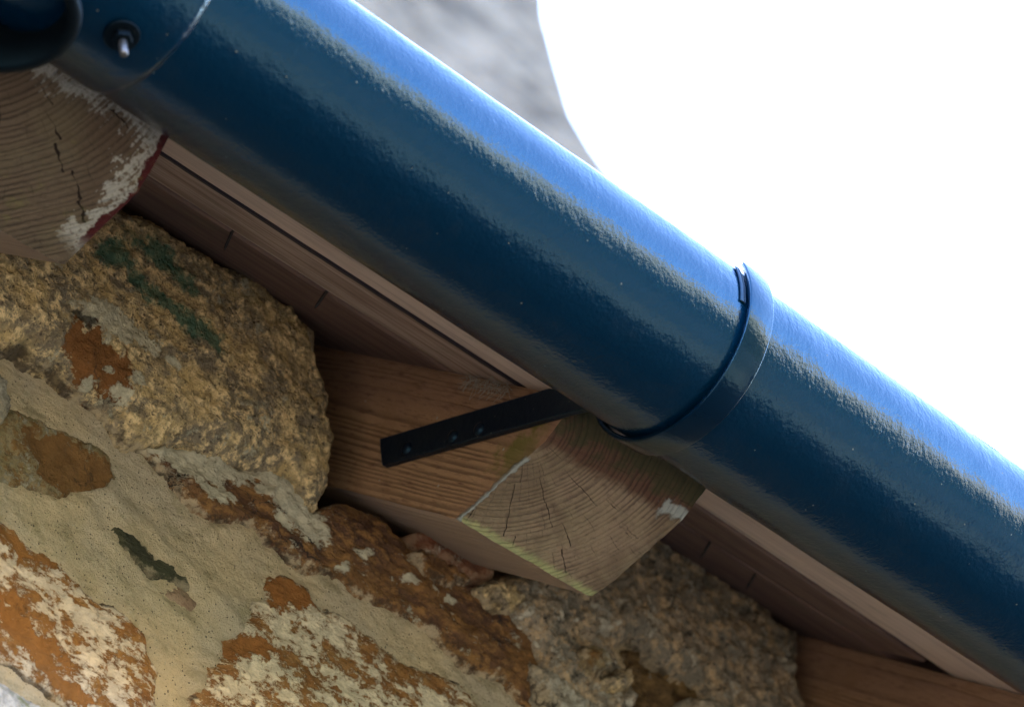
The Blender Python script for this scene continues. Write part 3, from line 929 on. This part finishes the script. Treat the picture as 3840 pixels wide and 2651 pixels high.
S4_BR2 = [(-253,-83),(-242,-82),(-226,-90),(-207,-89),(-193,-94),(-199,-95),(-218,-95),(-233,-101),(-252,-97)]
S5 = [(-276,17),(-264,19),(-255,15),(-250,0),(-226,4),(-204,5),(-185,10),(-175,6),(-171,-7),(-175,-21),(-189,-32),(-202,-39),(-213,-46),(-234,-52),(-249,-58),(-266,-64)]
S5_BR = [(-242,-13),(-214,-1),(-196,-2),(-176,-6),(-175,-20),(-189,-31),(-214,-43),(-230,-35)]
S6 = [(-181,-48),(-172,-40),(-156,-37),(-147,-45),(-137,-49),(-126,-46),(-113,-51),(-118,-56),(-141,-58),(-152,-56),(-167,-54),(-173,-48)]
S6b = [(-135,-70),(-120,-58),(-105,-60),(-108,-69),(-114,-74),(-120,-72)]
S7 = [(48,68),(59,77),(72,78),(93,76),(114,74),(113,67),(95,60),(79,62),(59,62)]
S8 = [(118,66),(128,84),(150,104),(190,122),(212,136),(240,194),(309,196),(361,194),(404,186),(411,170),(405,140),(414,129),(410,92),(314,44),(311,75),(307,86),(285,86),(262,91),(245,95),(230,77),(232,66),(244,49),(249,11),(186,-20),(175,0),(164,8),(155,27),(160,37),(131,48)]
S10 = [(258,108),(275,105),(299,99),(320,99),(324,88),(340,50),(262,4),(250,30),(245,79),(243,90)]
S9 = [(-285,-189),(-252,-189),(-229,-190),(-199,-193),(-170,-210),(-190,-261),(-290,-261)]
S9_G = [(-261,-191),(-252,-194),(-231,-197),(-209,-198),(-218,-206),(-240,-201),(-260,-201)]

T1 = [(103,54),(113,65),(125,68),(139,65),(132,54),(118,49)]
T2 = [(183,43),(191,54),(201,57),(212,54),(205,40),(188,30)]
T3 = [(205,38),(220,53),(234,46),(225,36),(208,32)]
T4 = [(148,22),(161,20),(184,20),(198,17),(191,0),(190,-16),(170,-26),(164,-8),(155,6)]
T5 = [(211,25),(229,37),(238,36),(227,24),(214,18)]
T7 = [(-278,11),(-267,15),(-257,11),(-252,-4),(-258,-19),(-273,-34)]
T8 = [(48,55),(57,62),(80,62),(98,60),(80,46),(57,46)]
T9 = [(291,69),(309,76),(329,74),(333,55),(302,39)]

STONES = []
STEP = 0.0013


def stone(poly, mat, yface, label, er=0.012, algae=(), brown=(), lich=(), blobs=(), crack=(), rough=1.0, layers=0.0, seed=0, jag=0.0036, back=0.022, tilt=(0, 0)):
    poly = mm(poly)
    STONES.append((poly, yface))
    xs_ = [p[0] for p in poly]
    zs_ = [p[1] for p in poly]
    x0, x1, z0, z1 = max(min(xs_) - 0.006, -0.36), min(max(xs_) + 0.006, 0.6), max(min(zs_) - 0.006, -0.24), min(max(zs_) + 0.006, 0.25)
    st = STEP if (x1 - x0) * (z1 - z0) > 0.002 else 0.0009
    nu, nv = int((x1 - x0) / st) + 2, int((z1 - z0) / st) + 2
    X, Z = np.meshgrid(np.linspace(x0, x1, nu), np.linspace(z0, z1, nv), indexing='ij')
    wx = X + jag * fbm(X, Z, 70, 5, 0.6, seed + 1) + jag * fbm(X, Z, 300, 3, 0.6, seed + 11) * 0.4
    wz = Z + jag * fbm(X, Z, 70, 5, 0.6, seed + 2) + jag * fbm(X, Z, 300, 3, 0.6, seed + 12) * 0.4
    sd = sdist(poly, wx, wz)
    t = np.clip((sd + 0.002) / er, 0, 1)
    prof_ = np.sqrt(np.clip(1 - (1 - t) ** 2, 0, 1))
    y = (yface + back) - back * prof_
    h = 0.0034 * rough * fbm(X, Z, 30, 6, 0.62, seed + 3) + 0.0024 * rough * fbm(X, Z, 150, 5, 0.68, seed + 4)
    if layers:
        q = (Z * 0.93 + X * 0.16) * 60 + 2.0 * fbm(X, Z, 22, 4, 0.55, seed + 5)
        fq = q - np.floor(q)
        ter = (np.floor(q) * 0.37) % 1.0
        nxt = ((np.floor(q) + 1) * 0.37) % 1.0
        h = h + layers * (ter + (nxt - ter) * sstep(0.72, 1.0, fq) - 0.5)
    y = y - h * np.clip(t * 1.5, 0.25, 1) + tilt[0] * (X - np.mean(xs_)) + tilt[1] * (Z - np.mean(zs_))
    def dmask(polys, w):
        m = np.zeros(X.shape)
        for pl in polys:
            m = np.maximum(m, np.clip(0.5 + sdist(mm(pl), wx, wz) / (2 * w), 0, 1))
        return m
    a_, b_, c_, d_ = dmask(algae, 0.010), dmask(brown, 0.010), dmask(lich, 0.009), dmask(crack, 0.008)
    for (bx_, bz_, br_) in blobs:
        dd = np.hypot((wx - bx_ / 1000) * 1.0, (wz - bz_ / 1000) * 1.5)
        c_ = np.maximum(c_, np.clip(1.0 - 0.5 * dd / (br_ / 1000), 0, 1) * (dd < 2 * br_ / 1000))
    y = y + 0.0022 * np.clip(b_ * 2 - 0.9, 0, 1) + 0.004 * np.clip(d_ * 2 - 0.9, 0, 1)
    keep = sd > -0.004
    faces = grid_faces(nu, nv, keep)
    used = np.unique(faces)
    rem = -np.ones(nu * nv, int)
    rem[used] = np.arange(len(used))
    V = np.stack([X, y, Z], -1).reshape(-1, 3)[used]
    o = mesh_obj('stone', V, rem[faces], mat, parent=wall, label=label)
    me = o.data
    ca = me.color_attributes.new('mask', 'FLOAT_COLOR', 'POINT')
    ca.data.foreach_set('color', np.stack([a_, b_, c_, d_], -1).reshape(-1, 4)[used].astype(np.float32).ravel())
    ea = me.attributes.new('edge', 'FLOAT', 'POINT')
    ea.data.foreach_set('value', np.clip(sd / 0.024, 0, 1).reshape(-1)[used].astype(np.float32))
    return o


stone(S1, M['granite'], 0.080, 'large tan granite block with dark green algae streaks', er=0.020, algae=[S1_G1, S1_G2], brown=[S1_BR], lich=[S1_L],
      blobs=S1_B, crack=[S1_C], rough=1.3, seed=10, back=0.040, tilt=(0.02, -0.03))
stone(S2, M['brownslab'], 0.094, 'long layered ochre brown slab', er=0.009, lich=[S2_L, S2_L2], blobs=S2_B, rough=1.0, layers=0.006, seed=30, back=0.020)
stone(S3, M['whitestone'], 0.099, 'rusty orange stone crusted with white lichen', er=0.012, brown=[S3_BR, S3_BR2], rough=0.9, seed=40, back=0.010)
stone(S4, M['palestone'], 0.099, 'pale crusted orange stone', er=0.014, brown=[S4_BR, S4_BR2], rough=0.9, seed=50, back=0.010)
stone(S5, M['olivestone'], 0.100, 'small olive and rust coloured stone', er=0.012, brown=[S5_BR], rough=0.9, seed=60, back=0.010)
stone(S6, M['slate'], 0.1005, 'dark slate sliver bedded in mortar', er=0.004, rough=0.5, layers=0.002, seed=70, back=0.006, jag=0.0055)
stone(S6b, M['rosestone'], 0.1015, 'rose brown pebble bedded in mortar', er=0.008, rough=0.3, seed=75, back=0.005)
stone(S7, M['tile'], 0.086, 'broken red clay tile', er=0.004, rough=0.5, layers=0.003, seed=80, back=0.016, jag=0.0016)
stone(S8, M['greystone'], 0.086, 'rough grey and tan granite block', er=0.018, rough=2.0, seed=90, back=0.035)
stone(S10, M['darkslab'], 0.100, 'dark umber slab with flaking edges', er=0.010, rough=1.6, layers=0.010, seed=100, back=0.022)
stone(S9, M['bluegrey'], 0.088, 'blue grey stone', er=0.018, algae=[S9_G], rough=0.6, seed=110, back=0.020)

for poly, mat, yf, er, lab, sd_ in (
        (T1, 'granite', 0.079, 0.008, 'small tan stone under the rafter', 120),
        (T2, 'olivestone', 0.074, 0.010, 'rounded olive lump', 130),
        (T3, 'granite', 0.075, 0.009, None, 140),
        (T4, 'palecrust', 0.081, 0.010, 'pale crusted grey stone', 150),
        (T5, 'greystone', 0.076, 0.007, None, 160),
        (T7, 'palecrust', 0.095, 0.010, 'pale crusted stone', 170),
        (T8, 'brownslab', 0.087, 0.006, None, 180),
        (T9, 'palecrust', 0.079, 0.010, None, 190)):
    stone(poly, M[mat], yf, lab, er=er, rough=1.4, seed=sd_, back=0.022)

# mortar sheet, cut back under the stones and round the rafters
x0, x1, z0, z1 = -0.36, 0.62, -0.26, 0.26
st = 0.0014
nu, nv = int((x1 - x0) / st), int((z1 - z0) / st)
X, Z = np.meshgrid(np.linspace(x0, x1, nu), np.linspace(z0, z1, nv), indexing='ij')
y = YM + 0.0 * X
y = y - 0.0045 * fbm(X, Z, 14, 5, 0.6, 201) - 0.0016 * fbm(X, Z, 70, 5, 0.66, 202) - 0.0009 * fbm(X * 0.6 + Z * 0.3, Z, 260, 3, 0.6, 203)
# ridge left by the trowel across the joint between the lower stones
rl = (Z + 0.045) + 0.38 * (X + 0.12)
y = y - 0.0035 * np.exp(-(rl / 0.010) ** 2) * sstep(-0.22, -0.17, X) * sstep(0.0, -0.05, X)
for poly, yf in STONES:
    sd = sdist(poly, X, Z)
    y = y + 0.022 * sstep(0.003, 0.012, sd)
    y = y - 0.0026 * np.exp(-((sd + 0.004) / 0.006) ** 2) * (0.2 + 1.1 * fbm(X, Z, 22, 3, 0.5, 207))
for rx in (-0.4145, 0.0, 0.414):
    inx = sstep(-0.026, -0.014, X - rx) * (1 - sstep(0.19, 0.205, X - rx))
    inz = sstep(0.058, 0.070, Z)
    y = y + 0.09 * inx * inz
hole = np.hypot((X + 0.024) / 0.012, (Z - 0.060) / 0.016)
y = y + 0.05 * (1 - sstep(0.6, 1.3, hole))
V = np.stack([X, y, Z], -1).reshape(-1, 3)
mesh_obj('mortar', V, grid_faces(nu, nv), M['mortar'], parent=wall)

# the rest of the building below, above and beside the modelled face
def box(name, lo, hi, mat, parent=None, holes=None, **kw):
    V = [(x, y_, z) for x in (lo[0], hi[0]) for y_ in (lo[1], hi[1]) for z in (lo[2], hi[2])]
    F = [(0, 1, 3, 2), (4, 6, 7, 5), (0, 4, 5, 1), (2, 3, 7, 6), (0, 2, 6, 4), (1, 5, 7, 3)]
    return mesh_obj(name, V, F, mat, parent=parent, smooth=False, **kw)


wm = stone_mat('coursed_rubble_far', (0.30, 0.24, 0.15), (0.24, 0.19, 0.12), (0.36, 0.30, 0.2), lich=0.5, lich_scale=14, grain=90, mottle=6)
box('masonry', (-4.0, 0.13, GROUND_Z - 0.2), (-0.358, 0.6, 0.20), wm, parent=wall)
box('masonry', (-0.358, 0.13, GROUND_Z - 0.2), (0.618, 0.6, -0.262), wm, parent=wall)
box('masonry', (0.618, 0.13, GROUND_Z - 0.2), (6.0, 0.6, 0.20), wm, parent=wall)
box('masonry', (-0.358, 0.32, -0.262), (0.618, 0.6, 0.20), wm, parent=wall)

# slate roof over the boards: slab up to the ridge and down the far side
sm = NB('roof_slate', 0.6)
slate_roof_mat = sm.out(sm.mix(sm.noise(3, 6, 0.7), (0.07, 0.075, 0.085), (0.13, 0.13, 0.13)), 0.6, sm.bump(sm.noise(30, 5), 0.01))
ridge_r = 4.6
Vr, Fr = [], []
for x in (-4.2, 6.2):
    for r, u in ((-0.075, EAVE_H + 0.021), (-0.075, EAVE_H + 0.045), (ridge_r, EAVE_H + 0.045), (ridge_r, EAVE_H + 0.021)):
        Vr.append(P(x, r, u))
Fr = [(0, 1, 2, 3), (7, 6, 5, 4), (0, 4, 5, 1), (1, 5, 6, 2), (2, 6, 7, 3), (3, 7, 4, 0)]
rf = mesh_obj('slate_roof', Vr, Fr, slate_roof_mat, loc=P(1, 0, 0.12), smooth=False,
              label='dark slate roof slope resting on the boards above the gutter', cat='roof')
fix_normals(rf)
top = P(0, ridge_r, EAVE_H + 0.03)
Vb = [(-4.2, top[1], top[2]), (6.2, top[1], top[2]), (6.2, top[1] + 3.6, 0.1), (-4.2, top[1] + 3.6, 0.1)]
Vb += [(a_, b_ - 0.02, c_ - 0.03) for a_, b_, c_ in Vb]
back = mesh_obj('back_slope', Vb, [(0, 1, 2, 3), (4, 7, 6, 5), (0, 4, 5, 1), (1, 5, 6, 2), (2, 6, 7, 3), (3, 7, 4, 0)], slate_roof_mat, parent=rf, smooth=False)
fix_normals(back)
box('masonry', (-4.0, 0.6, GROUND_Z - 0.2), (-3.6, 6.6, 0.1), wm, parent=wall)
box('masonry', (5.6, 0.6, GROUND_Z - 0.2), (6.0, 6.6, 0.1), wm, parent=wall)
box('masonry', (-4.0, 6.6, GROUND_Z - 0.2), (6.0, 7.0, 0.1), wm, parent=wall)

# ------------------------------------------------------------------ tall gable behind the roof, out of focus
gout = [(4.976, 8.694), (5.03, 8.25), (5.081, 7.868), (5.146, 7.669), (5.206, 7.506), (5.277, 7.40), (5.41, 7.337), (5.532, 7.313), (5.705, 7.25), (6.2, 7.05),
        (7.4, 6.55), (9.0, 5.9), (9.0, GROUND_Z), (1.5, GROUND_Z), (1.5, 8.2), (2.6, 10.0), (4.2, 11.2), (4.7, 10.4), (4.9, 9.4)]
gm = stone_mat('grey_rendered_rubble', (0.88, 0.89, 0.79), (0.17, 0.19, 0.18), (0.86, 0.86, 0.74), lichen=(0.90, 0.90, 0.80), lich=0.42, lich_scale=5.0,
               speck=(0.08, 0.09, 0.10), speck_amt=0.6, grain=30, mottle=6.5, crack=0.2, bump=6.0, aniso=(0.35, 1, 1.2), smear=0.0)
GYF = 7.2 - 2.2
V, F = [], []
pts = []
for i in range(len(gout)):
    a0_, b0_ = gout[i], gout[(i + 1) % len(gout)]
    L_ = math.hypot(b0_[0] - a0_[0], b0_[1] - a0_[1])
    k2 = max(1, int(L_ / 0.15))
    for j in range(k2):
        t_ = j / k2
        w_ = 0.02 * math.sin(37 * (a0_[0] + t_) + 11 * a0_[1])
        pts.append((a0_[0] + (b0_[0] - a0_[0]) * t_ + w_ * 0.6, a0_[1] + (b0_[1] - a0_[1]) * t_ + w_))
V = [(x, 7.05, z) for x, z in pts]
# keep the outline's size in proportion to its distance behind the ridge
n_ = len(pts)
sc_g = (7.05 + 1.2974) / (5.0 + 1.2974)
V = [(-1.2436 + (x + 1.2436) * sc_g + 0.12, 7.05, max(GROUND_Z - 0.1, -1.439 + (z + 1.439) * sc_g)) for x, z in pts]
V += [(x, y_ + 0.7, z) for x, y_, z in V]
F = [tuple(range(n_)), tuple(range(n_, 2 * n_))[::-1]] + [(i, (i + 1) % n_, (i + 1) % n_ + n_, i + n_) for i in range(n_)]
gb = mesh_obj('stone_gable', V, F, gm, loc=(5.0, 7.05, GROUND_Z), smooth=False,
              label='mottled pale grey stone gable rising blurred against the white sky', cat='gable wall')
fix_normals(gb)

# ------------------------------------------------------------------ ground and what faces the house (seen only in the gloss)
n = NB('open_ground', 0.95)
sep = n.n('ShaderNodeSeparateXYZ')
n.put(sep.inputs[0], n.pos)
far = n.ramp(n.math('MULTIPLY', sep.outputs[1], -1.0), 13.0, 14.5)
near = n.ramp(n.math('MULTIPLY', sep.outputs[1], -1.0), 4.6, 4.9)
path = n.mix(n.noise(40, 6, 0.7), (0.075, 0.055, 0.034), (0.055, 0.042, 0.026))
lawn = n.mix(n.noise(3, 8, 0.7), (0.030, 0.030, 0.018), (0.022, 0.022, 0.014))
field = n.mix(n.noise(0.2, 8, 0.7), (0.075, 0.07, 0.035), (0.055, 0.05, 0.028))
gmat = n.out(n.mix(far, n.mix(near, path, lawn), field), 0.95)
S = 2500.0
ys = [-S, -200, -60, -17, -14, -8, -4, 0, 10, 60, S]
xs2 = [-S, -60, -10, 0, 10, 60, S]
V = [(x, y_, GROUND_Z) for x in xs2 for y_ in ys]  # flat sheet to the horizon
F = grid_faces(len(xs2), len(ys))
mesh_obj('ground', V, F, gmat, kind='structure', smooth=False)

# hillside across the valley, in full sun
xs3 = np.linspace(-420, 420, 90)
ys3 = np.linspace(-45, -190, 30)
X, Y = np.meshgrid(xs3, ys3, indexing='ij')
rise = sstep(-50, -125, Y)
Zh = GROUND_Z - 0.4 + rise * (50.0 + 5.0 * fbm(X, Y, 0.012, 4, 0.5, 301) + 2.0 * fbm(X, Y, 0.06, 4, 0.6, 302))
hn = NB('dry_heath_hillside', 0.95)
hcol = hn.mix(hn.noise(0.12, 8, 0.72), (0.27, 0.185, 0.10), (0.15, 0.105, 0.058))
mesh_obj('hill', np.stack([X, Y, Zh], -1).reshape(-1, 3), grid_faces(len(xs3), len(ys3)), hn.out(hcol, 0.95), kind='structure')
# clipped evergreen hedge across the lawn
nx_, nt_ = 260, 46
prof_h = []
for t_ in np.linspace(0, 1, nt_):
    q = math.pi * t_
    prof_h.append((-13.6 + 0.85 * math.copysign(abs(math.cos(q)) ** 0.35, math.cos(q)), 5.2 * abs(math.sin(q)) ** 0.28))
prof_h = np.array(prof_h)
xs4 = np.linspace(-34, 34, nx_)
X = np.repeat(xs4[:, None], nt_, 1)
T = np.repeat(np.linspace(0, 14, nt_)[None, :], nx_, 0)
d_ = 0.22 * fbm(X, T, 0.9, 5, 0.65, 311) + 0.10 * fbm(X, T, 4.0, 3, 0.6, 312)
Yh = prof_h[None, :, 0] + d_ * np.sign(prof_h[None, :, 0] + 13.6)
Zh = GROUND_Z - 0.02 + prof_h[None, :, 1] * (1 + 0.05 * fbm(X, X * 0, 0.35, 3, 0.5, 313)) + d_ * (prof_h[None, :, 1] > 4.6)
hm = NB('dark_evergreen_foliage', 0.8)
hc = hm.mix(hm.noise(9, 8, 0.75), (0.008, 0.016, 0.007), (0.030, 0.042, 0.016))
mesh_obj('hedge', np.stack([X, Yh + 0 * X, Zh], -1).reshape(-1, 3), grid_faces(nx_, nt_), hm.out(hc, 0.8, hm.bump(hm.noise(14, 6, 0.7), 0.05)),
         loc=(0, -13.6, GROUND_Z), label='tall dark evergreen hedge facing the house across the lawn', cat='hedge')
